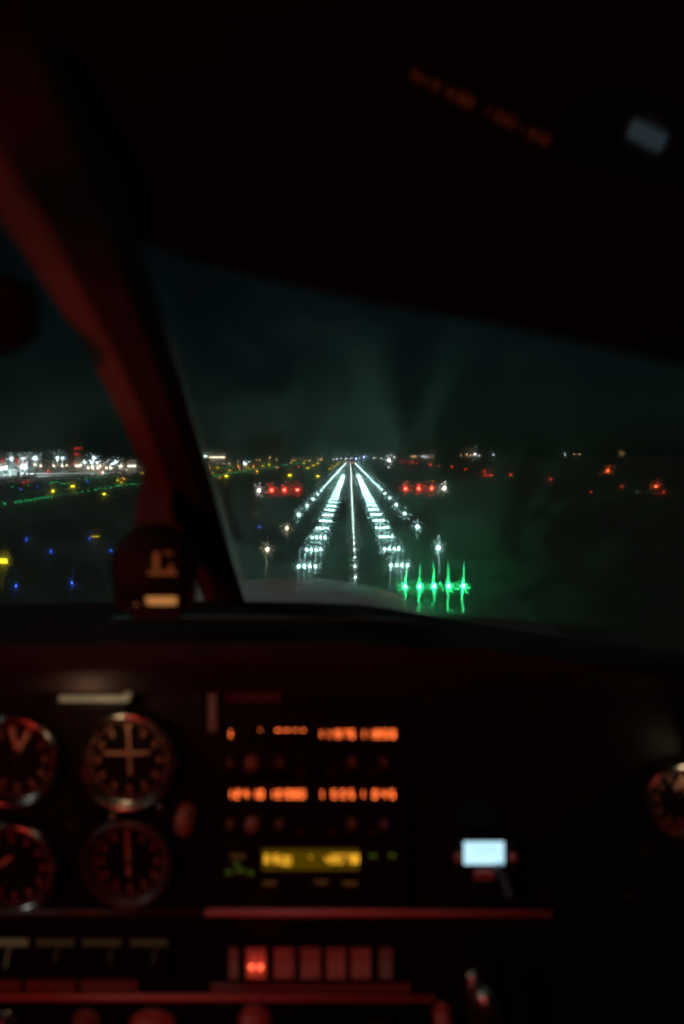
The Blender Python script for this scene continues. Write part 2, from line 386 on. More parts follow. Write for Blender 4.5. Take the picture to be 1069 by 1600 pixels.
# horizon lights
hz = [(401, 718.7, 'w'), (406.5, 718.7, 'w'), (422.2, 715, 'o'), (432, 717.4, 'w'), (496.8, 718, 'w'), (501.5, 718.4, 'o'), (503, 716, 'w'), (521, 718.2, 'c'), (526.5, 717.4, 'b'), (533, 716.3, 'c'), (540.7, 716.3, 'b'), (548.4, 716.2, 'c'),
      (556.6, 716.6, 'B'), (562, 716, 'c'), (569, 714.5, 'B'), (573, 713.5, 'w'), (583.8, 715.5, 'c'), (587.5, 715, 'w'), (596, 716.2, 'c'), (606, 712.4, 'c'), (611, 711.6, 'c'), (615, 714, 'c'), (643, 713.5, 'w'), (647, 713.3, 'o'), (650, 713.3, 'w'),
      (660, 713.2, 'c'), (663, 713.2, 'c'), (667, 714.8, 'c'), (671, 713, 'w'), (677, 712.7, 'w'), (720, 711.5, 'w'), (729.5, 710, 'o'), (735, 711, 'w'), (738, 711, 'w'), (742, 709.7, 'C'), (745, 711.5, 'w'), (749, 712, 'c'), (771, 710.8, 'c'),
      (883, 710.2, 'c'), (897, 709.5, 'w'), (906, 709.5, 'w'), (970, 707.9, 'w'), (974, 707.9, 'w'), (484, 719.6, 'o'), (477, 719.6, 'w'), (457, 718.8, 'w'), (461, 719.3, 'w')]
hz.sort()
protos = {}
def city(x, y, c, label):
    dist = 7500; p = D(x, y, dist)
    lens, r = {'w': ('L_cityw', 3.4), 'o': ('L_cityw', 5), 'c': ('L_city', 4.2), 'C': ('L_city', 8), 'b': ('L_city', 5), 'B': ('L_cityb', 6)}[c]
    if c not in protos:
        o = MB().tube((0, 0, -40), (0, 0, -r), .6, n=5).build('distant_lamp', M['steel'], loc=(0, 0, 0))
        l = MB().lathe((0, 0, 0), (0, 0, 1), [(r * .5, -r), (r, -r * .4), (r, r * .4), (r * .5, r)], 8).build('lens', M[lens], loc=(0, 0, 0)); l.parent = o
        tag(o, label, 'distant light', 'town lights along the horizon'); protos[c] = o
    else: o = copy_at(protos[c], (0, 0, 0), label)
    o.location = (p.x, p.y, p.z)
for i, (x, y, c) in enumerate(hz):
    city(x, y, c, f'tiny {dict(w="warm white", o="orange", c="white", C="brighter white", b="white", B="blue")[c]} light on the horizon, {ordinal(i+1)} from the left beyond the post')
pole_light(608.5, 719.8, 3000, 1.7, 'L_bright', 'bright white star light right of the runway end', 'beacon_light', 'beacon', 'bright single lights near the horizon')
pole_light(382.9, 724.9, 2600, 1.2, 'L_flood', 'bright cyan white star light above the green line', 'beacon_light', 'beacon', 'bright single lights near the horizon')
pole_light(161, 740, 1500, .9, 'L_bright', 'white flaring light among the red ones left of the post', 'beacon_light', 'beacon', 'bright single lights near the horizon')
pole_light(158.7, 738.5, 1520, 1.5, 'L_red', 'red light touching the white flare left of the post')
pole_light(115, 725, 2000, 1.1, 'L_red', 'red light at the foot of the control tower')

# ------------------------------------------------------------------ apron: masts, tower, terminal, airliners
def flood(px, py, dist, label, power=60000, wpx=2.9, heads=3):
    p = D(px, py, dist)
    t = thing('floodlight_mast', (p.x, p.y, 0), label, 'floodlight mast', 'floodlight masts on the apron')
    MB().tube((p.x, p.y, 0), (p.x, p.y, p.z), .7, .35, n=10).build('pole', M['steel'], t)
    w = wpx / F * dist
    MB().box((p.x, p.y, p.z + .2), (w * 1.05, .5, .4)).box((p.x, p.y, p.z - 1), (w * .5, .4, .25)).build('crossbar', M['steel'], t)
    for k in range(heads):
        x = p.x + (k - (heads - 1) / 2) * w / heads
        h = MB().box((x, p.y - .2, p.z - .8), (w / heads * .8, .8, 1.3)).build('floodlight', M['lampbody'], t, bevel=.05)
        l = MB().box((x, p.y - .65, p.z - .85), (w / heads * .7, .1, 1.1)).build('lens', M['L_flood'], None, loc=(0, 0, 0)); 
        l.parent = h; l.location = -parent_loc(h)
    ld = bpy.data.lights.new('floodlight_glow', 'SPOT'); ld.energy = power; ld.color = (.8, 1, .95); ld.shadow_soft_size = .5; ld.spot_size = R(150); ld.spot_blend = .5
    lo = bpy.data.objects.new('floodlight_glow', ld); COL.objects.link(lo); lo.parent = t; lo.location = (0, -1.5, p.z - 1.8)
flood(18, 715.5, 1250, 'floodlight mast nearest the left frame edge', 130000)
flood(36, 715.5, 1300, 'second floodlight mast from the left, beside a red pole', 130000)
flood(55, 715.2, 1250, 'third floodlight mast from the left, tall and bright', 150000, 6)
flood(90, 715, 1500, 'left one of the close pair of masts beside the tower', 120000)
flood(98, 715.2, 1550, 'right one of the close pair of masts beside the tower', 110000, 3, 2)
flood(147, 715, 1500, 'tall floodlight mast right of the control tower', 120000)
flood(132.5, 722.3, 1900, 'short mast just right of the control tower', 60000, 3, 2)
flood(143.5, 722.2, 1900, 'short mast beside the tall mast right of the tower', 60000, 3, 2)
flood(181, 721.6, 1900, 'short mast left of the post above the terminal', 80000, 3, 2)
flood(152, 722.3, 1950, 'short mast right of the tall mast', 60000, 2.5, 2)
flood(176, 724.5, 1950, 'lowest short mast left of the post', 60000, 2.5, 2)
flood(321, 712, 1700, 'floodlight mast half hidden behind the post', 60000, 4, 2)

# red painted poles
M['L_redglow'] = lamp_mat('red_column_light', (1, .07, .03), 1.6)
for i, (x, lab) in enumerate(((4.5, 'red lit column at the left frame edge'), (27, 'red lit column between the first two masts'), (36.5, 'red lit column under the second mast'))):
    p = D(x, 722.5, 1230)
    t = thing('red_column', (p.x, p.y, 0), lab, 'warning light', 'red lit columns on the apron')
    MB().tube((p.x, p.y, 0), (p.x, p.y, 20), .5, n=8).build('pole', M['steel'], t)
    m_ = MB()
    for k in range(6): m_.tube((p.x, p.y, 20.3 + 2 * k), (p.x, p.y, 21.7 + 2 * k), .85, n=8)
    m_.build('light_band', M['L_redglow'], t); MB().tube((p.x, p.y, 20), (p.x, p.y, 32.2), .35, n=8).build('core', M['steel'], t)

# control tower
p = D(121, 716, 2200)
t = thing('control_tower', (p.x, p.y, 0), 'dark control tower with four red lights left of the post', 'control tower')
MB().tube((p.x, p.y, 0), (p.x, p.y, 50), 6, 5, n=16).build('shaft', M['dkwall'], t)
cabm = MB().lathe((p.x, p.y, 50), (0, 0, 1), [(5, 0), (9, 3), (9, 6), (8, 6.2), (9.5, 11), (9.5, 11.6), (7, 12.6), (7, 14)], 16).build('cab', M['glassdk'], t)
MB().tube((p.x, p.y, 64), (p.x, p.y, 72), .3, n=6).build('antenna', M['steel'], t)
M['L_redt'] = lamp_mat('tower_red_lens', (1, .05, .03), 3.5)
for dx, py in ((-3, 700.3), (3, 700.3), (-3.2, 710), (.2, 710)):
    q = D(121 + dx, py, 2185); MB().lathe(q, (0, 0, 1), [(1.2, -1.2), (1.9, -.5), (1.9, .8), (.8, 1.4)], 8).build('warning_lamp', M['L_redt'], t)

def building(x0, x1, ytop, ybase, dist, depth, label, m='wall', lamps=(), lens='L_facade', lr=1.3, bands=True):
    a, b = D(x0, ytop, dist), D(x1, ytop, dist); h = a.z
    cx = (a.x + b.x) / 2; w = b.x - a.x
    t = thing('terminal_building', (cx, dist, 0), label, 'building', 'airport buildings beyond the apron')
    MB().box((cx, dist + depth / 2, h / 2), (w, depth, h)).build('wall', M[m], t)
    MB().box((cx, dist + depth / 2, h + .3), (w + 2, depth + 2, .6)).build('roof', M['dkwall'], t)
    if bands:
        nn = max(2, int(w / 14))
        for k in range(min(nn, 40)):
            x = a.x + (k + .5) * w / nn
            MB().box((x, dist - .05, h * .55), (w / nn * .7, .2, h * .3)).build('window', M['glassdk'], t)
    for lx, ly in lamps:
        q = D(lx, ly, dist - 2); r = lr / F * dist
        MB().lathe(q, (0, -1, 0), [(r, -.3), (r, .2), (r * .6, .6)], 8).build('facade_lamp', M[lens], t)
building(62, 116, 727.3, 735, 1950, 60, 'long low pale terminal left of the control tower', 'wall',
         [(53.5, 726.5), (56, 726), (63.5, 727), (64, 728.5), (83.5, 727), (84.5, 728.5), (96.5, 727), (98, 728.5), (104, 727)], 'L_facade', 1.0)
building(117, 175, 727.5, 735, 1800, 60, 'terminal with a row of warm lamps right of the tower', 'wall',
         [(126, 726.2), (137.4, 731), (144.6, 729.5), (145, 731.3), (152.6, 731.3), (156.5, 728.5), (166.2, 731.2), (172.9, 731.2), (119, 727.5), (123, 728)], 'L_facade', 1.5)
building(176, 216, 728.5, 734.5, 1900, 50, 'lower terminal wing next to the post with orange lamps', 'wall',
         [(187.5, 728.6), (190, 728.2), (201, 728), (204, 728), (207, 728.2), (211, 727.8), (197.5, 735.4)], 'L_facade', 1.3)
building(-40, 14, 733, 745, 1300, 40, 'white floodlit hangar at the left frame edge', 'white', [(5, 731), (0.5, 732), (9, 729.5), (10.5, 731), (1, 745)], 'L_flood', .9)
building(31, 43, 728.5, 741, 1320, 30, 'tall narrow white floodlit block beside the third mast', 'white', [(34, 728), (37, 729), (40, 728), (38, 731)], 'L_flood', .9)
building(328, 352, 713.6, 720, 2600, 30, 'far pale lit building right of the post', 'wall', [(328 + 2.5 * k, 714.2 + .1 * (k % 3)) for k in range(10)], 'L_facade', .8, False)
building(346, 364, 723.6, 727, 2600, 30, 'low faint pale building right of the post', 'wall', [(350, 724.5), (358, 724.2)], 'L_facade', .5, False)

def airliner_proto(label):
    t = thing('airliner', (0, 0, 0), label, 'airplane', 'airliners parked on the apron')
    prof = [(.2, -19), (1.2, -18), (1.9, -15.5), (2, -12), (2, 8), (1.6, 13), (.9, 17), (.25, 19)]
    MB().lathe((0, 0, 3.6), (1, 0, 0), prof, 16).build('fuselage', M['white'], t, smooth=True)
    for s in (-1, 1):
        MB().prism([(-3, s * 1.8, 3.1), (3, s * 1.8, 3.1), (7, s * 17, 4.1), (5.2, s * 17, 4.1)], (0, 0, .35)).build('wing', M['white'], t)
        MB().prism([(14, s * .8, 4.3), (17, s * .8, 4.3), (19.5, s * 6, 4.6), (18, s * 6, 4.6)], (0, 0, .2)).build('stabilizer', M['white'], t)
        MB().lathe((0, s * 5.8, 2.1), (-1, 0, 0), [(.5, -2), (1, -1), (1.1, 1), (.9, 1.6)], 12).build('engine', M['steel'], t)
    MB().prism([(12.5, -.15, 5), (18, -.15, 5), (19.5, -.15, 11.6), (17.3, -.15, 11.6)], (0, .3, 0)).build('tail_fin', M['redp'], t)
    w_ = MB()
    for k in range(28): w_.box((-13 + k * .9, -2.0, 4.1), (.35, .1, .45))
    w_.build('windows', M['glassdk'], t)
    for x, y in ((-13, 0), (1, -2.5), (1, 2.5)): MB().tube((x, y - .3, .5), (x, y + .3, .5), .5, n=10).tube((x, y, .5), (x, y, 2.5), .12, n=6).build('landing_gear', M['lampbody'], t)
    return t
g = G(20, 750.5); A0 = airliner_proto('white airliner with red tail nearest the left edge of the apron'); A0.location = (g.x, g.y, 0)
g = G(38, 748.5); copy_at(A0, (g.x, g.y, 0), 'white airliner with red tail second from the left', R(8))
g = G(62, 743.5); copy_at(A0, (g.x, g.y, 0), 'white airliner with red tail third from the left', R(-5))
g = G(100, 740); copy_at(A0, (g.x, g.y, 0), 'white airliner parked before the terminal below the tower', R(-80))
g = G(6, 754); copy_at(A0, (g.x, g.y, 0), 'white airliner cut by the left frame edge', R(30))
def truck_proto(label):
    t = thing('service_truck', (0, 0, 0), label, 'truck', 'service trucks on the apron')
    MB().box((1.2, 0, 2), (5.5, 2.4, 2.6)).build('box_body', M['white'], t, bevel=.08)
    MB().box((-2.6, 0, 1.5), (1.8, 2.2, 1.9)).build('cab', M['wall'], t, bevel=.2)
    for x in (-2.5, 2.6):
        for y in (-1.1, 1.1): MB().tube((x, y - .15, .5), (x, y + .15, .5), .5, n=12).build('wheel', M['signblk'], t)
    return t
g = G(51, 747.5); T0 = truck_proto('white service truck between the second and third airliners'); T0.location = (g.x, g.y, 0)
for x, y, lab in ((30, 751, 'white service truck below the first two airliners'), (84, 744, 'white service truck right of the third airliner'), (12, 756, 'white service truck nearest the camera at the apron edge')):
    g = G(x, y); copy_at(T0, (g.x, g.y, 0), lab, R(x * 3))

# ------------------------------------------------------------------ cockpit materials
CK = dict(
    black=mat('panel_black', (.005, .005, .005), .6, spec=.25, noise=(160, .25)),
    bezel=mat('bezel_metal', (.34, .33, .31), .24, 1, noise=(90, .15)),
    face=mat('dial_black', (.01, .01, .01), .7, spec=.12, noise=(120, .2)),
    hand=mat('needle_cream', (.7, .52, .36), .5, noise=(200, .05)),
    mark=mat('dial_marks', (.55, .32, .22), .5, noise=(200, .05)),
    shield=mat('glareshield_vinyl', (.022, .012, .012), .8, spec=.2, noise=(70, .35)),
    trimred=mat('rail_plastic', (.58, .17, .17), .45, noise=(60, .12)),
    post=mat('post_lit_tone', (.26, .21, .2), .6, spec=.3, noise=(40, .12)),
    knob=mat('knob_plastic', (.27, .2, .18), .45, noise=(150, .1)),
    knobd=mat('knob_dark', (.05, .045, .045), .4, noise=(150, .2)),
    switch=mat('switch_plastic', (.48, .2, .19), .4, noise=(110, .2)),
    cowl=mat('cowling_paint', (.72, .67, .65), .28, noise=(3, .12), coat=.3),
    cowld=mat('cowling_dark', (.09, .1, .12), .5, noise=(3, .2)),
    visor=mat('reflection_gloss', (.006, .006, .006), .05, spec=.13),  # gloss for the added reflection patch only
    padded=mat('padded_vinyl', (.007, .006, .006), .9, spec=.1, noise=(60, .3)),
    trim=mat('window_trim', (.5, .5, .48), .6, noise=(40, .2)),
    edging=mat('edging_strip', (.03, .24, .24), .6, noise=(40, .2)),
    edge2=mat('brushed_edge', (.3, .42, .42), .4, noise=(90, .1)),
    glint=mat('reflection_blue', (.06, .16, .22), .5, noise=(90, .1)),
    chrome=mat('chrome', (.6, .6, .58), .22, 1, noise=(90, .05)),
    post_shade=mat('post_shade_tone', (.075, .055, .05), .8, spec=.2, noise=(40, .2)),
    liner=mat('headliner', (.03, .027, .025), .9, noise=(80, .3)),
    led=lamp_mat('orange_segment', (1, .15, .03), 6.2),
    ledy=lamp_mat('yellow_segment', (1, .46, .03), 2.4),
    lcd=lamp_mat('yellow_backlight', (1, .58, .0), .062, True),
    scr=lamp_mat('pale_blue_screen', (.52, .85, 1), 1.2, True),
    scrline=lamp_mat('screen_digits', (.35, .6, .75), .9),
    amber=lamp_mat('compass_backlight', (1, .42, .11), .42, True),
    card=lamp_mat('compass_card_marks', (1, .36, .08), .06),
    strip=lamp_mat('eyebrow_diffuser', (1, .72, .38), .16, True),
    rlab=lamp_mat('dim_red_legend', (1, .12, .05), .035),
    ylab=lamp_mat('dim_orange_legend', (1, .45, .08), .09),
    glab=lamp_mat('green_legend', (.35, .75, .05), .14),
    swl=lamp_mat('lit_switch_lens', (1, .12, .05), 4),
    gauged=lamp_mat('gauge_backlight_dim', (1, .55, .25), .016),
    gauget=lamp_mat('gauge_backlight', (1, .62, .3), .045),
)
airplane = thing('airplane', C, 'small airplane the photo is taken from, with post, glareshield and dim grey nose', 'airplane')
# windscreen: one curved acrylic sheet with fine scratches and smears
wm = bpy.data.materials.new('scratched_acrylic'); wm.use_nodes = True; n = wm.node_tree; n.nodes.clear()
N = n.nodes.new; LK = n.links.new
def math_(op, a, b=None, c=None):
    x = N('ShaderNodeMath'); x.operation = op
    for i, v in enumerate((a, b, c)):
        if v is None: continue
        if isinstance(v, (int, float)): x.inputs[i].default_value = v
        else: LK(v, x.inputs[i])
    return x.outputs[0]
def vmath(op, a, b=None, scale=None):
    x = N('ShaderNodeVectorMath'); x.operation = op
    for i, v in enumerate((a, b)):
        if v is None: continue
        if isinstance(v, (tuple, Vector)): x.inputs[i].default_value = tuple(v)
        else: LK(v, x.inputs[i])
    if scale is not None: LK(scale, x.inputs['Scale'])
    return x.outputs[0]
geo = N('ShaderNodeNewGeometry'); tc = N('ShaderNodeTexCoord')
wn = N('ShaderNodeTexWhiteNoise'); wn.noise_dimensions = '3D'
LK(vmath('MULTIPLY', tc.outputs['Object'], (91231.7, 87113.3, 94007.1)), wn.inputs['Vector'])
sep = N('ShaderNodeSeparateColor'); LK(wn.outputs['Color'], sep.inputs[0])
u1, u2, u3 = sep.outputs[0], sep.outputs[1], sep.outputs[2]
lf = N('ShaderNodeTexNoise'); lf.inputs['Scale'].default_value = 22; lf.inputs['Detail'].default_value = 1; LK(tc.outputs['Object'], lf.inputs['Vector'])
# direction of the scratch family: 4 families, slightly turned from place to place
fam = math_('MULTIPLY_ADD', math_('FLOOR', math_('MULTIPLY', u1, 4.0)), math.pi / 4, .28)
ang = math_('ADD', fam, math_('MULTIPLY', lf.outputs[0], .5))
sx_ = N('ShaderNodeSeparateXYZ'); LK(tc.outputs['Object'], sx_.inputs[0])
low = N('ShaderNodeMapRange'); low.inputs[1].default_value = -.07; low.inputs[2].default_value = -.16; LK(sx_.outputs[2], low.inputs[0])   # wiped hardest along the bottom
vert = math_('LESS_THAN', u3, math_('MULTIPLY_ADD', low.outputs[0], .34, .14))              # the wiping direction is the strongest family
angv = math_('ADD', math.pi / 2 - .05, math_('MULTIPLY', math_('SUBTRACT', lf.outputs[0], .5), .5))
ang = math_('ADD', math_('MULTIPLY', ang, math_('SUBTRACT', 1, vert)), math_('MULTIPLY', angv, vert))
inc = geo.outputs['Incoming']
T2 = vmath('NORMALIZE', vmath('CROSS_PRODUCT', inc, (1, 0, 0)))
T1 = vmath('NORMALIZE', vmath('CROSS_PRODUCT', T2, inc))
u4 = math_('SUBTRACT', math_('MULTIPLY', u2, 2), 1)
mag = math_('MULTIPLY', math_('SIGN', u4), math_('POWER', math_('ABSOLUTE', u4), 2.6))
mag = math_('MULTIPLY', mag, math_('MULTIPLY_ADD', math_('MULTIPLY', vert, low.outputs[0]), .11, .052))
ca = math_('MULTIPLY', math_('COSINE', ang), mag); sa = math_('MULTIPLY', math_('SINE', ang), mag)
nrm = vmath('NORMALIZE', vmath('ADD', inc, vmath('ADD', vmath('SCALE', T1, scale=ca), vmath('SCALE', T2, scale=sa))))
star = N('ShaderNodeBsdfRefraction'); star.inputs['IOR'].default_value = 1.3; star.inputs['Roughness'].default_value = .05
star.inputs['Color'].default_value = (1, 1, 1, 1); LK(nrm, star.inputs['Normal'])
veil = N('ShaderNodeBsdfRefraction'); veil.inputs['IOR'].default_value = 1.3; veil.inputs['Color'].default_value = (.75, 1, .95, 1); veil.inputs['Roughness'].default_value = .6; LK(inc, veil.inputs['Normal'])
halo = N('ShaderNodeBsdfRefraction'); halo.inputs['IOR'].default_value = 1.3; halo.inputs['Roughness'].default_value = .10; LK(inc, halo.inputs['Normal'])
clear = N('ShaderNodeBsdfTransparent'); clear.inputs[0].default_value = (.93, .96, .95, 1)
sm = N('ShaderNodeTexNoise'); sm.inputs['Scale'].default_value = 7; sm.inputs['Detail'].default_value = 4; sm.inputs['Distortion'].default_value = .8; LK(tc.outputs['Object'], sm.inputs['Vector'])
smr = N('ShaderNodeMapRange'); smr.inputs[1].default_value = .4; smr.inputs[2].default_value = .66; smr.inputs[3].default_value = .02; smr.inputs[4].default_value = .12; LK(sm.outputs[0], smr.inputs[0])
def mix(f, a, b):
    x = N('ShaderNodeMixShader')
    if isinstance(f, float): x.inputs[0].default_value = f
    else: LK(f, x.inputs[0])
    LK(a, x.inputs[1]); LK(b, x.inputs[2]); return x.outputs[0]
s = mix(.74, halo.outputs[0], clear.outputs[0]); s = mix(.5, s, star.outputs[0]); s = mix(smr.outputs[0], s, veil.outputs[0])
dust = N('ShaderNodeBsdfRefraction'); dust.inputs['IOR'].default_value = 1.5; dust.inputs['Roughness'].default_value = .8; dust.inputs['Color'].default_value = (.62, 1, .92, 1); LK(inc, dust.inputs['Normal'])
mp = N('ShaderNodeMapping'); mp.inputs['Scale'].default_value = (6, 2.2, 2.2); mp.inputs['Rotation'].default_value = (0, R(28), R(20)); LK(tc.outputs['Object'], mp.inputs['Vector'])
dn = N('ShaderNodeTexNoise'); dn.inputs['Scale'].default_value = 2.6; dn.inputs['Detail'].default_value = 5; dn.inputs['Distortion'].default_value = 1.2; LK(mp.outputs[0], dn.inputs['Vector'])
dr = N('ShaderNodeMapRange'); dr.inputs[1].default_value = .42; dr.inputs[2].default_value = .7; dr.inputs[3].default_value = .04; dr.inputs[4].default_value = .30; LK(dn.outputs[0], dr.inputs[0])
xr = N('ShaderNodeMapRange'); xr.inputs[1].default_value = .08; xr.inputs[2].default_value = .42; xr.inputs[3].default_value = 1; xr.inputs[4].default_value = .3; LK(sx_.outputs[0], xr.inputs[0])
s = mix(math_('MULTIPLY', dr.outputs[0], xr.outputs[0]), s, dust.outputs[0])
out = N('ShaderNodeOutputMaterial'); LK(s, out.inputs[0])
ws = MB(); rings = []
for j in range(21):
    tt = j / 20
    r = []
    for i in range(41):
        x = -1.1 + 2.2 * i / 40
        y = 1.18 + (-.05 - 1.18) * tt; z = -.27 + (.326 + .27) * tt
        y2 = y - .22 * x * x * (.5 + .5 * (1 - tt)); z2 = z - .10 * x * x
        r.append(C + Vector((x, y2, z2)))
    rings.append(r)
ws.loft(rings, closed=False, caps=False)
ws.build('windscreen', wm, airplane, smooth=True)

# nose cowling, seen through the windscreen
rings = []
for y, a, top, hh in ((1.25, .60, -.335, .3), (1.5, .58, -.335, .3), (1.75, .55, -.338, .29), (1.95, .50, -.345, .27), (2.08, .44, -.362, .25), (2.16, .34, -.40, .2), (2.2, .2, -.47, .14)):
    r = []
    for i in range(48):
        th = 2 * math.pi * i / 48; c_, s_ = math.cos(th), math.sin(th)
        r.append(C + Vector((-.2 + a * math.copysign(abs(c_) ** .8, c_), y, top - hh + hh * math.copysign(abs(s_) ** .8, s_))))
    rings.append(r)
MB().loft(rings).build('nose_cowling', CK['cowl'], airplane, smooth=True)
MB().lathe(C + Vector((-.2, 2.21, -.60)), (0, 1, 0), [(.17, 0), (.165, .08), (.12, .2), (.05, .28), (.01, .3)], 32).build('spinner', CK['cowl'], airplane, smooth=True)
sc_ = MB().loft([[P(x, y, 1.9) for x, y in ((436, 893), (560, 890), (606, 893), (640, 903), (612, 906), (436, 903))], [P(x, y, 1.84) for x, y in ((436, 893), (560, 890), (606, 893), (640, 903), (612, 906), (436, 903))]])

# centre post: bevelled beam raking up towards the camera
cs = [(-60, 150, 150, .215), (-25, 262, 160, .26), (60, 400, 160, .33)]
left = [(-250, 60, .17), (-90, 250, .215), (0, 340, .26), (70, 443, .33), (107, 500, .37), (143, 560, .415), (176, 625, .463), (211, 702, .53), (236, 760, .61), (262, 830, .72), (300, 890, .84), (325, 955, .97)]
right = [(140, 60, .19), (190, 250, .24), (205, 340, .285), (236, 443, .35), (254, 500, .385), (276, 569, .44), (291, 621, .48), (314, 700, .55), (331, 760, .63), (350, 830, .74), (367, 890, .86), (388, 955, .99)]
rings = []
def cat(a, n):
    o = []
    for i in range(len(a) - 1):
        p0, p1, p2, p3 = (Vector(a[max(0, min(len(a) - 1, j))]) for j in (i - 1, i, i + 1, i + 2))
        for k in range(n):
            t = k / n; o.append(.5 * ((2 * p1) + (p2 - p0) * t + (2 * p0 - 5 * p1 + 4 * p2 - p3) * t * t + (3 * p1 - p0 - 3 * p2 + p3) * t ** 3))
    return o + [Vector(a[-1])]
for (lx, ly, ld), (rx_, ry, rd) in zip(cat(left, 6), cat(right, 6)):
    a = P(lx, ly, ld); b = P(rx_, ry, rd); w = (b - a); nrm_ = ray((lx + rx_) / 2, ly).normalized()
    th = w.length * .35
    rings.append([a + nrm_ * th, a, a + w * .04 - nrm_ * th * .10, a + w * .30 - nrm_ * th * .75, a + w * .40 - nrm_ * th * .8, a + w * .72 - nrm_ * th * .8, a + w * .96 - nrm_ * th * .1, b, b + nrm_ * th])
po = MB().loft(rings).build('centre_post', [CK['post_shade'], CK['post']], airplane, smooth=False)
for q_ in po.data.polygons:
    if q_.index < 9 * (len(rings) - 1) and q_.index % 9 in (1, 2): q_.material_index = 1  # lamp light put into colour: lighter left faces, the rest in a shade tone
# pale sealing strip along its right side
seal_m = bpy.data.materials.new('frosted_acrylic_edge'); seal_m.use_nodes = True; n2 = seal_m.node_tree; n2.nodes.clear()
ge = n2.nodes.new('ShaderNodeNewGeometry'); rf = n2.nodes.new('ShaderNodeBsdfRefraction'); rf.inputs['IOR'].default_value = 1.45; rf.inputs['Roughness'].default_value = .68; rf.inputs['Color'].default_value = (1, 1, 1, 1)
tr_ = n2.nodes.new('ShaderNodeBsdfTransparent'); mx_ = n2.nodes.new('ShaderNodeMixShader'); mx_.inputs[0].default_value = .6; o2 = n2.nodes.new('ShaderNodeOutputMaterial')
n2.links.new(ge.outputs['Incoming'], rf.inputs['Normal']); n2.links.new(tr_.outputs[0], mx_.inputs[1]); n2.links.new(rf.outputs[0], mx_.inputs[2]); n2.links.new(mx_.outputs[0], o2.inputs[0])
rings = []
for (rx_, ry, rd) in right[4:]:
    k = 4 + (ry - 500) * .022
    rings.append([P(rx_ - 3, ry, rd + .03), P(rx_ + k, ry, rd + .035)])
MB().loft(rings, closed=False, caps=False).build('window_seal', seal_m, airplane)

# glareshield: far edge follows the windscreen, lip above the panel
far = [(-160, 950), (0, 946), (100, 942), (180, 940), (300, 939), (400, 940), (480, 941), (560, 944), (610, 951), (660, 960), (720, 971), (800, 985), (900, 999), (1000, 1012), (1069, 1021), (1200, 1042)]
f1, f2, f3, f4, f5 = [], [], [], [], []
for x, y in far:
    f1.append(P(x, y, .93)); f2.append(P(x, y + 3, .88)); f3.append(P(x, y + max(16, 60 - (y - 940) * .25), .62)); 
    f4.append(P(x, max(1012, y + 36), .545)); f5.append(P(x, 1058, .56))
bot = [Vector((p.x, p.y + .02, p.z - .02)) for p in f5]; bk = [p + Vector((0, 0, -.1)) for p in f1]
MB().loft([bk, f1, f2, f3, f4, f5, bot], closed=False, caps=False).build('glareshield', CK['shield'], airplane, smooth=True)
# dim pale edging strip at the far side of the glareshield
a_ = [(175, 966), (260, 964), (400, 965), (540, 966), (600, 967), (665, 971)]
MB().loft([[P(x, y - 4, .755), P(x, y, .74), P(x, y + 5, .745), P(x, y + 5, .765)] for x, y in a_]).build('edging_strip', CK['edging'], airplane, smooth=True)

# sun visor: dark matte panel over the windscreen; an added glossy patch mirrors the lit displays
nv = Vector((.25934148, .14202214, 1.)); dv = .11746374 / nv.length; nv.normalize()
def V(px, py):
    v = ray(px, py); return C + v * (dv / v.dot(nv))
edge_px = [(-200, 300), (0, 320), (120, 345), (215, 372), (330, 410), (480, 446), (600, 471), (760, 499), (900, 528), (1069, 566), (1200, 590)]
poly = [V(x, y) for x, y in edge_px] + [C + Vector((.22, -.35, .11)), C + Vector((-.35, -.35, .255))]
poly = poly[:-2] + [p - nv * ((p - C).dot(nv) - dv) for p in poly[-2:]]
so = thing('sun_visor', poly[5], 'dark sun visor above the windscreen, an added glossy patch mirroring the lit displays', 'sun visor')
MB().prism(poly, nv * .006).build('visor_panel', CK['padded'], so)
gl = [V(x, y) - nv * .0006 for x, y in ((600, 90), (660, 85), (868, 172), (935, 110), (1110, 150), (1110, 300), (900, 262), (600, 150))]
MB().prism(gl, nv * .0005).build('reflection_patch', CK['visor'], so)  # added patch, outline shaped to show only the wanted reflections
rim = MB()
for i in range(2, 9): rim.tube(poly[i] + nv * .003, poly[i + 1] + nv * .003, .0045, n=10)
rim.build('rim', CK['padded'], so, smooth=True)
# rounded pad of the other visor at the left edge
pp = thing('visor_pad', P(0, 500, .36), 'dark rounded visor pad hanging at the left frame edge', 'sun visor')
ring = []
for i in range(40):
    th = 2 * math.pi * i / 40; c_, s_ = math.cos(th), math.sin(th)
    ring.append((-70 + 132 * math.copysign(abs(c_) ** .55, c_), 492 + 66 * math.copysign(abs(s_) ** .7, s_)))
MB().loft([[P(-70 + (x + 70) * k, 492 + (y - 492) * k, d) for x, y in ring] for k, d in ((.85, .345), (.97, .35), (1, .36), (.97, .37), (.85, .375))]).build('pad', CK['padded'], pp, smooth=True)
MB().tube(P(-30, 430, .36), P(-60, 330, .33), .006, n=10).build('hinge_arm', CK['black'], pp, smooth=True)
# cabin lining behind and beside the camera
ln = MB()
def cq(*pts): ln.add([C + Vector(p) for p in pts], [tuple(range(len(pts)))])
cq((-.75, -1.2, .4), (.75, -1.2, .4), (.75, .0, .36), (-.75, .0, .36))
cq((-.75, -1.2, -.9), (.75, -1.2, -.9), (.75, -1.2, .4), (-.75, -1.2, .4))
for sx in (-.75, .75):
    cq((sx, -1.2, -.9), (sx, -1.2, .4), (sx, -.05, .36), (sx, .7, -.28), (sx, .7, -.9))
cq((-.75, -1.2, -.9), (.75, -1.2, -.9), (.75, .75, -.9), (-.75, .75, -.9))
ln.build('cabin_lining', CK['liner'], airplane)

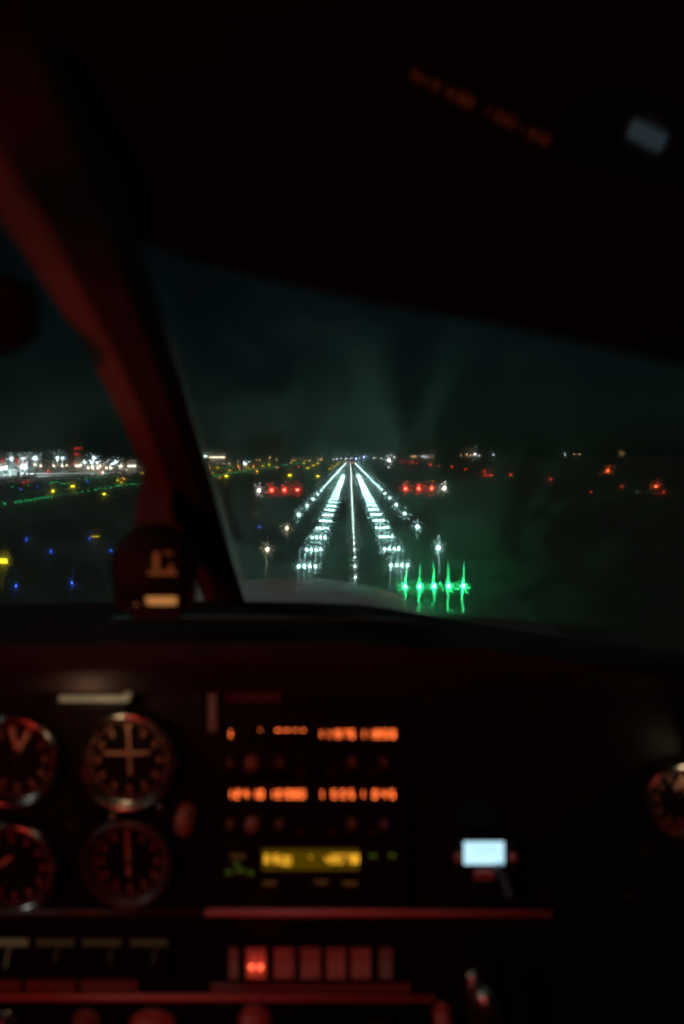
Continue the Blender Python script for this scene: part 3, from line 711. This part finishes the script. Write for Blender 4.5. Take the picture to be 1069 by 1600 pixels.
# ------------------------------------------------------------------ instrument panel
panel = thing('instrument_panel', K(500, 1400), 'black instrument panel with red lit rails under the glareshield', 'instrument panel')
MB().prism([K(-200, 1040, .605), K(1300, 1040, .605), K(1300, 1760, .605), K(-200, 1760, .605)], (0, .02, 0)).build('panel_board', CK['black'], panel)
def rail(pts, rpx, name, m, d=.585):
    mb = MB()
    for (x0, y0), (x1, y1) in zip(pts, pts[1:]): mb.tube(K(x0, y0, d), K(x1, y1, d), rpx / F * d, n=14)
    return mb.build(name, m, panel, smooth=True)
for x, y in ((668, 1090), (668, 1400), (850, 1100), (850, 1400), (960, 1137), (985, 1400), (660, 1250), (905, 1250), (310, 1090), (110, 1290), (1010, 1330)):
    MB().lathe(K(x, y, .6035), (0, -1, 0), [(.0026, -.003), (.0026, .0), (.0018, .001)], 14).build('screw', CK['knobd'], panel)
MB().prism([K(700, 1440, .605), K(1040, 1440, .605), K(1040, 1590, .605), K(700, 1590, .605)], (0, -.003, 0)).build('compartment_lid', CK['black'], panel, bevel=.002)
rail([(322, 1426), (862, 1427.5)], 6, 'rail', CK['trimred'])
rail([(-100, 1426), (322, 1426)], 6, 'rail', CK['knobd'], .587)
rail([(-100, 1558), (680, 1560)], 6, 'rail', CK['trimred'], .587)
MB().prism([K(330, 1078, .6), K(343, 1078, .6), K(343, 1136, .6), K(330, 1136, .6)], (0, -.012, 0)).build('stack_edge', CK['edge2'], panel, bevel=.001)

def Q(cx, cy, dx, dy, d=.6):   # panel point offset in picture units
    p = K(cx, cy, d); s = (K(cx + 1, cy, d) - p).length
    return p + Vector((dx * s, 0, -dy * s * 1.0))
def dial(cx, cy, r, label, hands, marks=True, bez='bezel', mk='mark', d=.585):
    p0 = K(cx, cy, .6); s = (K(cx + 1, cy, .6) - p0).length; rr = r * s
    t = thing('flight_instrument', p0, label, 'instrument', 'round flight instruments')
    MB().lathe(p0, (0, -1, 0), [(rr * .86, .004), (rr * .88, .012), (rr * .94, .0155), (rr, .012), (rr * 1.01, .0)], 56).build('bezel', CK[bez], t, smooth=True)
    MB().lathe(p0, (0, -1, 0), [(rr * .87, -.002), (rr * .87, .005)], 48).build('dial_face', CK['face'], t)
    if marks:
        m_ = MB()
        for k in range(36):
            a = 2 * math.pi * k / 36; L = .10 if k % 3 == 0 else .05
            dx, dz = math.cos(a), math.sin(a); c = p0 + Vector((dx * rr * .76, -.0055, dz * rr * .76))
            rot = Matrix.Rotation(-a, 3, 'Y')
            m_.box(c, (rr * L, .0008, rr * .028), rot=rot)
            if k % 3 == 0:
                m_.box(p0 + Vector((dx * rr * .6, -.0055, dz * rr * .6)), (rr * .05, .0008, rr * .11))
        m_.build('dial_marks', CK[mk], t)
    for (x0, y0, x1, y1, w) in hands:
        a, b = Q(cx, cy, x0 - cx, y0 - cy) + Vector((0, -.008, 0)), Q(cx, cy, x1 - cx, y1 - cy) + Vector((0, -.008, 0))
        v = b - a; ang_ = math.atan2(v.z, v.x)
        MB().box((a + b) / 2, (v.length, .001, w * s), rot=Matrix.Rotation(-ang_, 3, 'Y')).build('needle', CK['hand'], t)
    MB().lathe(p0 + Vector((0, -.006, 0)), (0, -1, 0), [(rr * .05, 0), (rr * .05, .003)], 16).build('hub', CK['knobd'], t)
    return t
dial(30, 1182, 73, 'round dial with two cream hands in a V, upper left of panel', [(35, 1168, 26, 1130, 6), (35, 1168, 58, 1128, 7)])
dial(204, 1183, 78, 'round course indicator with crossed cream bars under the thin lamp', [(168, 1170, 238, 1170, 3.5), (207, 1122, 207, 1204, 3.5)])
dial(25, 1350, 76, 'round dial with one reddish needle, lower left of panel', [(-8, 1352, 26, 1330, 6)])
dial(205, 1340, 70, 'very dark round heading dial below the course indicator', [(205, 1290, 205, 1360, 4)], bez='knobd')
dial(1060, 1243, 61, 'metal rimmed round gauge cut by the right frame edge', [(1048, 1226, 1062, 1206, 6), (1064, 1210, 1064, 1230, 5)])
def knob(cx, cy, w, h, label, m='knob', t=None, depth=.016, name='knob', cat='knob', group='knobs on the panel'):
    p0 = K(cx, cy, .6); s = (K(cx + 1, cy, .6) - p0).length
    if t is None: t = thing(name, p0, label, cat, group)
    prof = [(1, 0), (1, .3), (.82, .4), (.8, .92), (.7, 1), (.2, 1.02)]
    mb = MB().lathe(Vector((0, 0, 0)), (0, -1, 0), [(r * w / 2 * s, hh * depth) for r, hh in prof], 28)
    k_ = h / w
    mb.v = [p0 + Vector((v.x, v.y, v.z * k_)) for v in mb.v]
    b_ = mb.build('knob_body', CK[m], t, smooth=True, bevel=0)
    MB().box(p0 + Vector((0, -depth * 1.02, h * .2 * s)), (w * .08 * s, .001, h * .35 * s)).build('pointer_line', CK['hand'], t)
    return t
knob(293, 1275, 34, 50, 'tall oval reddish knob right of the course indicator')
knob(257, 1250, 12, 12, 'small pale knob at lower right of the course indicator', 'chrome')
knob(186, 1263, 14, 10, 'small pale course knob under the course indicator', 'chrome')
ey = thing('eyebrow_lamp', K(148, 1092), 'thin warm lamp strip above the course indicator', 'lamp')
MB().prism([K(90, 1080, .6), K(208, 1080, .6), K(208, 1098, .6), K(90, 1098, .6)], (0, -.016, 0)).build('housing', CK['black'], ey, bevel=.002)
MB().prism([K(94, 1087, .582), K(202, 1087, .582), K(202, 1095, .582), K(94, 1095, .582)], (0, -.002, 0)).build('diffuser', CK['strip'], ey)
MB().tube(K(199, 1085, .583), K(199, 1085, .576), .0032, n=16).build('bulb_cap', CK['strip'], ey)

def glow(parent, loc, energy, col, r):
    ld = bpy.data.lights.new('instrument_bulb', 'POINT'); ld.energy = energy; ld.color = col; ld.shadow_soft_size = r
    lo = bpy.data.objects.new('instrument_bulb', ld); COL.objects.link(lo); lo.parent = parent; lo.location = Vector(loc) - parent_loc(parent)
glow(ey, K(130, 1112, .548), .035, (1, .66, .38), .004)
pb = thing('post_light', K(1072, 1168), 'small dark post light above the far right gauge', 'lamp', 'small cabin lamps')
MB().tube(K(1078, 1170, .6), K(1078, 1170, .565), .004, n=14).box(K(1078, 1172, .562), (.012, .008, .01)).build('housing', CK['black'], pb, smooth=False)
glow(pb, K(1082, 1200, .575), .008, (1, .72, .45), .003)

# seven segment lettering
SEG = {'0': 'abcdef', '1': 'bc', '2': 'abged', '3': 'abgcd', '4': 'fgbc', '5': 'afgcd', '6': 'afgedc', '7': 'abc', '8': 'abcdefg', '9': 'abcdfg', '-': 'g', '~': 'a', "'": 'f'}
def seg_at(mb, ch, px, py, w, h, d):
    if ch == '.':
        mb.box(K(px, py + h / 2, d), (.0007, .0004, .0007)); return
    s = (K(px + 1, py, d) - K(px, py, d)).length; t = .85 * s
    for g_ in SEG[ch]:
        dx, dy, ww, hh = dict(a=(0, -h / 2, w * .7, 0), d=(0, h / 2, w * .7, 0), g=(0, 0, w * .7, 0), b=(w / 2, -h / 4, 0, h * .4), c=(w / 2, h / 4, 0, h * .4), f=(-w / 2, -h / 4, 0, h * .4), e=(-w / 2, h / 4, 0, h * .4))[g_]
        mb.box(K(px + dx, py + dy, d), (ww * s + t, .0004, hh * s + t))
def radio(y0, y1, yd, left, right_, ky, label, red_rows=()):
    t = thing('navigation_radio', K(490, (y0 + y1) / 2), label, 'radio', 'stacked avionics in the centre of the panel')
    MB().prism([K(347, y0, .6), K(634, y0, .6), K(634, y1, .6), K(347, y1, .6)], (0, -.008, 0)).build('faceplate', CK['black'], t, bevel=.0015)
    for x0, x1, nm in ((353, 482, 0), (492, 628, 1)):
        MB().prism([K(x0, yd - 17, .591), K(x1, yd - 17, .591), K(x1, yd + 17, .591), K(x0, yd + 17, .591)], (0, -.0012, 0)).build('display_window', CK['face'], t)
    for grp in (left, right_):
        mb = MB()
        for ch, x, *yy in grp: seg_at(mb, ch, x, yd + (yy[0] if yy else 0), 5.2, 11, .5885)
        mb.build('digits', CK['led'], t)
    for x in (397, 551):
        knob(x, ky, 26, 26, '', 'knob' if x < 500 else 'knobd', t)
    for x in (440, 600, 365): knob(x, ky, 22, 22, '', 'knobd', t)
    for x in (386, 470, 520, 585): MB().prism([K(x - 8, ky + 20, .591), K(x + 8, ky + 20, .591), K(x + 8, ky + 26, .591), K(x - 8, ky + 26, .591)], (0, -.002, 0)).build('button', CK['knobd'], t, bevel=.0005)
radio(1100, 1204, 1147, [('1', 358), ('.', 407, -12), ('.', 434, -12), ('.', 436, -12), ('.', 448, -12), ('.', 450, -12), ('.', 462, -12), ('.', 474, -12), ('~', 434), ('~', 447), ('~', 461), ('~', 474)],
      [('1', 500), ('1', 513), ('9', 528), ('7', 540), ('5', 550), ('1', 566), ('1', 578), ('8', 590), ('0', 602), ('0', 614)], 1183, 'upper radio with orange digits and four dots in its left window')
radio(1210, 1300, 1241, [('1', 359), ('2', 371), ('4', 384), ('1', 398), ('0', 408), ('1', 425), ('2', 436), ('0', 450), ('8', 461), ('0', 472)],
      [('1', 501), ('5', 522), ('5', 536), ('5', 549), ('1', 565), ('0', 586), ('4', 600), ('5', 613)], 1278, 'lower radio with two groups of orange digits')
MB().prism([K(345, 1302, .6), K(636, 1302, .6), K(636, 1412, .6), K(345, 1412, .6)], (0, -.008, 0))
tr = thing('transponder', K(490, 1355), 'unit with yellow backlit display below the two radios', 'transponder', 'stacked avionics in the centre of the panel')
MB().prism([K(347, 1306, .6), K(634, 1306, .6), K(634, 1412, .6), K(347, 1412, .6)], (0, -.008, 0)).build('faceplate', CK['black'], tr, bevel=.0015)
MB().prism([K(410, 1327, .591), K(561, 1327, .591), K(561, 1358, .591), K(410, 1358, .591)], (0, -.0015, 0)).build('display', CK['lcd'], tr)
mb = MB()
for ch, x, dy in (('8', 417, 0), ('1', 426, 0), ('6', 433, 0), ('0', 443, 3), ('0', 451, 3), ('.', 485, -9), ('.', 486, -8), ('4', 512, 2), ('8', 522, 0), ('0', 532, 0), ('7', 542, 0), ('8', 552, 0), ('8', 557, 0)):
    seg_at(mb, ch, x, 1342 + dy, 6, 12, .589)
mb.build('digits', CK['ledy'], tr)
for x, y, w, h, m in ((372, 1338, 22, 6, 'ylab'), (370, 1350, 6, 8, 'glab'), (358, 1363, 9, 7, 'glab'), (376, 1360, 12, 8, 'glab'), (392, 1364, 8, 8, 'glab'), (422, 1380, 20, 7, 'ylab'), (502, 1378, 20, 7, 'ylab'), (547, 1380, 20, 7, 'ylab'),
                       (583, 1337, 10, 7, 'glab'), (613, 1337, 10, 7, 'glab')):
    MB().prism([K(x - w / 2 - 3, y - h / 2 - 3, .591), K(x + w / 2 + 3, y - h / 2 - 3, .591), K(x + w / 2 + 3, y + h / 2 + 3, .591), K(x - w / 2 - 3, y + h / 2 + 3, .591)], (0, -.003, 0)).build('button', CK['knobd'], tr, bevel=.0006)
    lb = MB()
    nb = max(2, int(w / 4))
    for k in range(nb): lb.box(K(x - w / 2 + (k + .5) * w / nb, y, .587), (w / nb * .55 * .00055, .0004, h * .6 * .00055))
    lb.build('legend', CK[m], tr)
# placard above radios
CK['plq'] = mat('placard_plastic', (.09, .05, .05), .6, noise=(90, .2))
pl = thing('placard', K(395, 1088), 'faint red lit placard above the upper radio', 'placard', 'small placards on the panel')
MB().prism([K(352, 1080, .6), K(440, 1080, .6), K(440, 1096, .6), K(352, 1096, .6)], (0, -.003, 0)).build('plate', CK['plq'], pl)

# pale blue lit unit right of the stack
sc = thing('lit_monitor', K(756, 1331), 'small unit with glowing pale blue screen right of the radios', 'display')
MB().prism([K(706, 1303, .6), K(806, 1303, .6), K(806, 1390, .6), K(706, 1390, .6)], (0, -.009, 0)).build('case', CK['black'], sc, bevel=.003)
b_ = MB().prism([K(725, 1315, .59), K(787, 1315, .59), K(787, 1349, .59), K(725, 1349, .59)], (0, -.0015, 0)).build('screen', CK['scr'], sc)
mb = MB()
for i, (x, ch) in enumerate(zip((738, 747, 756, 765, 774), '12530')): seg_at(mb, ch, x, 1328, 5, 9, .588)
mb.build('screen_digits', CK['scrline'], sc)
for x in (714, 798): knob(x, 1330, 16, 18, '', 'switch', sc, .012)
MB().prism([K(741, 1357, .591), K(771, 1357, .591), K(771, 1371, .591), K(741, 1371, .591)], (0, -.004, 0)).build('button', CK['switch'], sc, bevel=.001)
cab = MB(); pts = [(779, 1352), (784, 1364), (789, 1376), (795, 1388), (797, 1402)]
for a, b in zip(pts, pts[1:]): cab.tube(K(*a, .583), K(*b, .583), .0035, n=12)
cab.build('blue_reflection', CK['glint'], sc, smooth=True)  # bluish reflection modelled as a coloured stalk

# lower row: engine gauges, rocker switches
eg = thing('engine_gauge_cluster', K(120, 1492), 'row of dim engine gauges with warm lit tops at lower left', 'gauge')
MB().prism([K(-60, 1458, .6), K(272, 1458, .6), K(272, 1526, .6), K(-60, 1526, .6)], (0, -.006, 0)).build('bezel_plate', CK['black'], eg, bevel=.002)
for x0, x1, nx, ya in ((-40, 46, 8, 1508), (54, 118, 84, 1500), (126, 192, 170, 1500), (200, 264, 238, 1503)):
    gw = MB().prism([K(x0, 1464, .593), K(x1, 1464, .593), K(x1, 1518, .593), K(x0, 1518, .593)], (0, -.001, 0)).build('gauge_window', CK['face'], eg)
    g2 = MB().prism([K(x0 + 4, 1467, .5915), K(x1 - 2, 1467, .5915), K(x1 - 2, 1477, .5915), K(x0 + 4, 1477, .5915)], (0, -.001, 0)).build('lit_scale', CK['gauget' if x0 < 0 else 'gauged'], None, loc=(0, 0, 0)); g2.parent = gw; g2.location = -parent_loc(gw)
    a, b = K(nx + 6, 1480, .590), K(nx, ya + 4, .590); v = b - a
    g3 = MB().box((a + b) / 2, (v.length, .0006, .0014), rot=Matrix.Rotation(-math.atan2(v.z, v.x), 3, 'Y')).build('needle', CK['gauget' if x0 < 0 else 'gauged'], None, loc=(0, 0, 0)); g3.parent = gw; g3.location = -parent_loc(gw)
for x0, x1, lab in ((-20, 34, 'left'), (42, 120, 'middle'), (128, 216, 'right')):
    pc = thing('placard', K((x0 + x1) / 2, 1537), f'{lab} one of three dim red placards under the engine gauges', 'placard', 'small placards on the panel')
    MB().prism([K(x0, 1528, .6), K(x1, 1528, .6), K(x1, 1546, .6), K(x0, 1546, .6)], (0, -.003, 0)).build('plate', CK['knob'], pc, bevel=.0008)
sw = [(365, 14, 0), (400, 31, 1), (444, 31, 0), (485, 30, 0), (525, 30, 0), (564, 30, 0), (603, 20, 0)]
for i, (x, w, lit) in enumerate(sw):
    lab = ['narrow dim red rocker switch at the left of the row', 'rocker switch with glowing orange red lens, the only lit one', 'red rocker switch directly right of the lit one', 'third rocker switch right counted from the lit one... ',
           'fifth rocker switch of the row', 'sixth rocker switch of the row', 'faint narrow rocker switch at the right end of the row'][i]
    if i == 3: lab = 'fourth rocker switch of the row'
    t = thing('rocker_switch', K(x, 1505), lab, 'switch', 'rocker switches in a row under the rail')
    MB().prism([K(x - w / 2 - 2, 1478, .6), K(x + w / 2 + 2, 1478, .6), K(x + w / 2 + 2, 1532, .6), K(x - w / 2 - 2, 1532, .6)], (0, -.003, 0)).build('switch_frame', CK['black'], t, bevel=.0006)
    a = [K(x - w / 2, 1481, .596), K(x + w / 2, 1481, .596), K(x + w / 2, 1505, .592), K(x - w / 2, 1505, .592), K(x + w / 2, 1529, .583), K(x - w / 2, 1529, .583), K(x + w / 2, 1530, .597), K(x - w / 2, 1530, .597)]
    MB().add(a, [(3, 2, 1, 0), (5, 4, 2, 3), (7, 6, 4, 5), (1, 2, 4, 6), (0, 7, 5, 3)]).build('rocker', CK['switch'] if 0 < i < 6 else CK['knob'], t)
    if lit:
        mb = MB()
        for dx in (-7, 7): mb.tube(K(x + dx, 1511, .5875), K(x + dx, 1511, .583), .0019, n=12)
        mb.build('lens', CK['swl'], t)
MB().prism([K(330, 1535, .6), K(640, 1535, .6), K(640, 1547, .6), K(330, 1547, .6)], (0, -.004, 0)).build('switch_legend_strip', CK['knob'], panel)
# bottom row
knob(8, 1596, 50, 50, 'metal rimmed knob at the bottom left corner', 'chrome')
knob(137, 1594, 44, 44, 'pale knob second from the bottom left corner', 'knob')
knob(400, 1592, 52, 52, 'red lit knob below the lit rocker switch', 'switch')
knob(240, 1600, 74, 54, 'wide reddish knob between two bottom knobs', 'switch')
knob(690, 1582, 30, 40, 'small reddish knob past the end of the lower rail', 'switch')
dial(596, 1620, 38, 'chrome rimmed gauge cut by the bottom frame edge', [(590, 1630, 600, 1600, 3)], bez='chrome')
lv = thing('throttle_lever', K(757, 1600), 'dim metal lever rising from the bottom right of the switches', 'lever')
MB().tube(K(752, 1660, .56), K(738, 1520, .54), .007, .005, n=16).build('shaft', CK['chrome'], lv, smooth=True)
MB().lathe(K(770, 1640, .5), (-.15, 0, 1), [(.006, 0), (.010, .01), (.0105, .03), (.007, .045), (.002, .05)], 24).build('grip', CK['chrome'], lv, smooth=True)

# ------------------------------------------------------------------ magnetic compass at the foot of the post
cp = P(242, 885, .60); co = thing('magnetic_compass', cp, 'round black compass with amber lit window at the foot of the post', 'compass')
u = .60 / F; vd = ray(242, 885).normalized()
up = (ROT @ Vector((0, 1, 0))); rt = (ROT @ Vector((1, 0, 0)))
def cl(dx, dy, dz): return cp + rt * dx * u - up * dy * u - vd * dz
body = MB().lathe(cp + vd * .03, -vd, [(48 * u, -.02), (62 * u, .0), (67 * u, .02), (67 * u, .036), (62 * u, .045), (58 * u, .047)], 48)
body.build('compass_body', CK['black'], co, smooth=True)
MB().prism([cl(-66, 30, .008), cl(-60, 70, .008), cl(60, 70, .008), cl(66, 30, .008)], vd * .03).build('base_bracket', CK['black'], co, bevel=.003)
MB().loft([[cl(-33, -62, .0), cl(33, -62, .0), cl(33, -62, -.02), cl(-33, -62, -.02)], [cl(-28, -100, .0), cl(26, -100, .0), cl(26, -100, -.02), cl(-28, -100, -.02)], [cl(-18, -150, .0), cl(30, -150, .0), cl(30, -150, -.02), cl(-18, -150, -.02)]]).build('mounting_neck', CK['post_shade'], co, bevel=.003)
MB().prism([cl(-34, -32, .018), cl(38, -32, .018), cl(38, 20, .018), cl(-34, 20, .018)], vd * .004).build('window', CK['face'], co)
cm = MB()
for dx, dy, w, h in ((3, 10, 60, 7), (2, -8, 9, 26), (-22, 4, 6, 7), (24, 2, 6, 9), (20, -20, 12, 3)): cm.prism([cl(dx - w / 2, dy - h / 2, .0185), cl(dx + w / 2, dy - h / 2, .0185), cl(dx + w / 2, dy + h / 2, .0185), cl(dx - w / 2, dy + h / 2, .0185)], -vd * .0005)
cm.build('compass_card', CK['card'], co)
MB().prism([cl(-30, 46, .020), cl(33, 46, .020), cl(33, 58, .020), cl(-30, 58, .020)], -vd * .001).build('lit_window', CK['amber'], co)
MB().prism([cl(-36, 42, .012), cl(39, 42, .012), cl(39, 80, .012), cl(-36, 80, .012)], -vd * .006).build('compass_lamp_box', CK['black'], co, bevel=.001)

# ------------------------------------------------------------------ cockpit lamps
def plight(name, loc, energy, col, r, label=None):
    t = thing(name, C + Vector(loc), label, 'lamp', 'small cabin lamps')
    ld = bpy.data.lights.new('cabin_bulb', 'POINT'); ld.energy = energy; ld.color = col; ld.shadow_soft_size = r
    lo = bpy.data.objects.new('cabin_bulb', ld); COL.objects.link(lo); lo.parent = t
    MB().lathe(C + Vector(loc) + Vector((0, -.02, .02)), (0, .4, -1), [(.018, -.02), (.02, .0), (.016, .004)], 20).build('housing', CK['knobd'], t)
plight('red_flood_lamp', (-.36, -.22, .03), 4.2, (1, .045, .03), .012, 'red cabin lamp above the left seat, out of the frame')
plight('bezel_fill', (-.05, -.30, -.02), .22, (1, .75, .5), .01, 'added dim warm fill light behind the viewer')  # added fill with no known source, puts highlights on the bezels
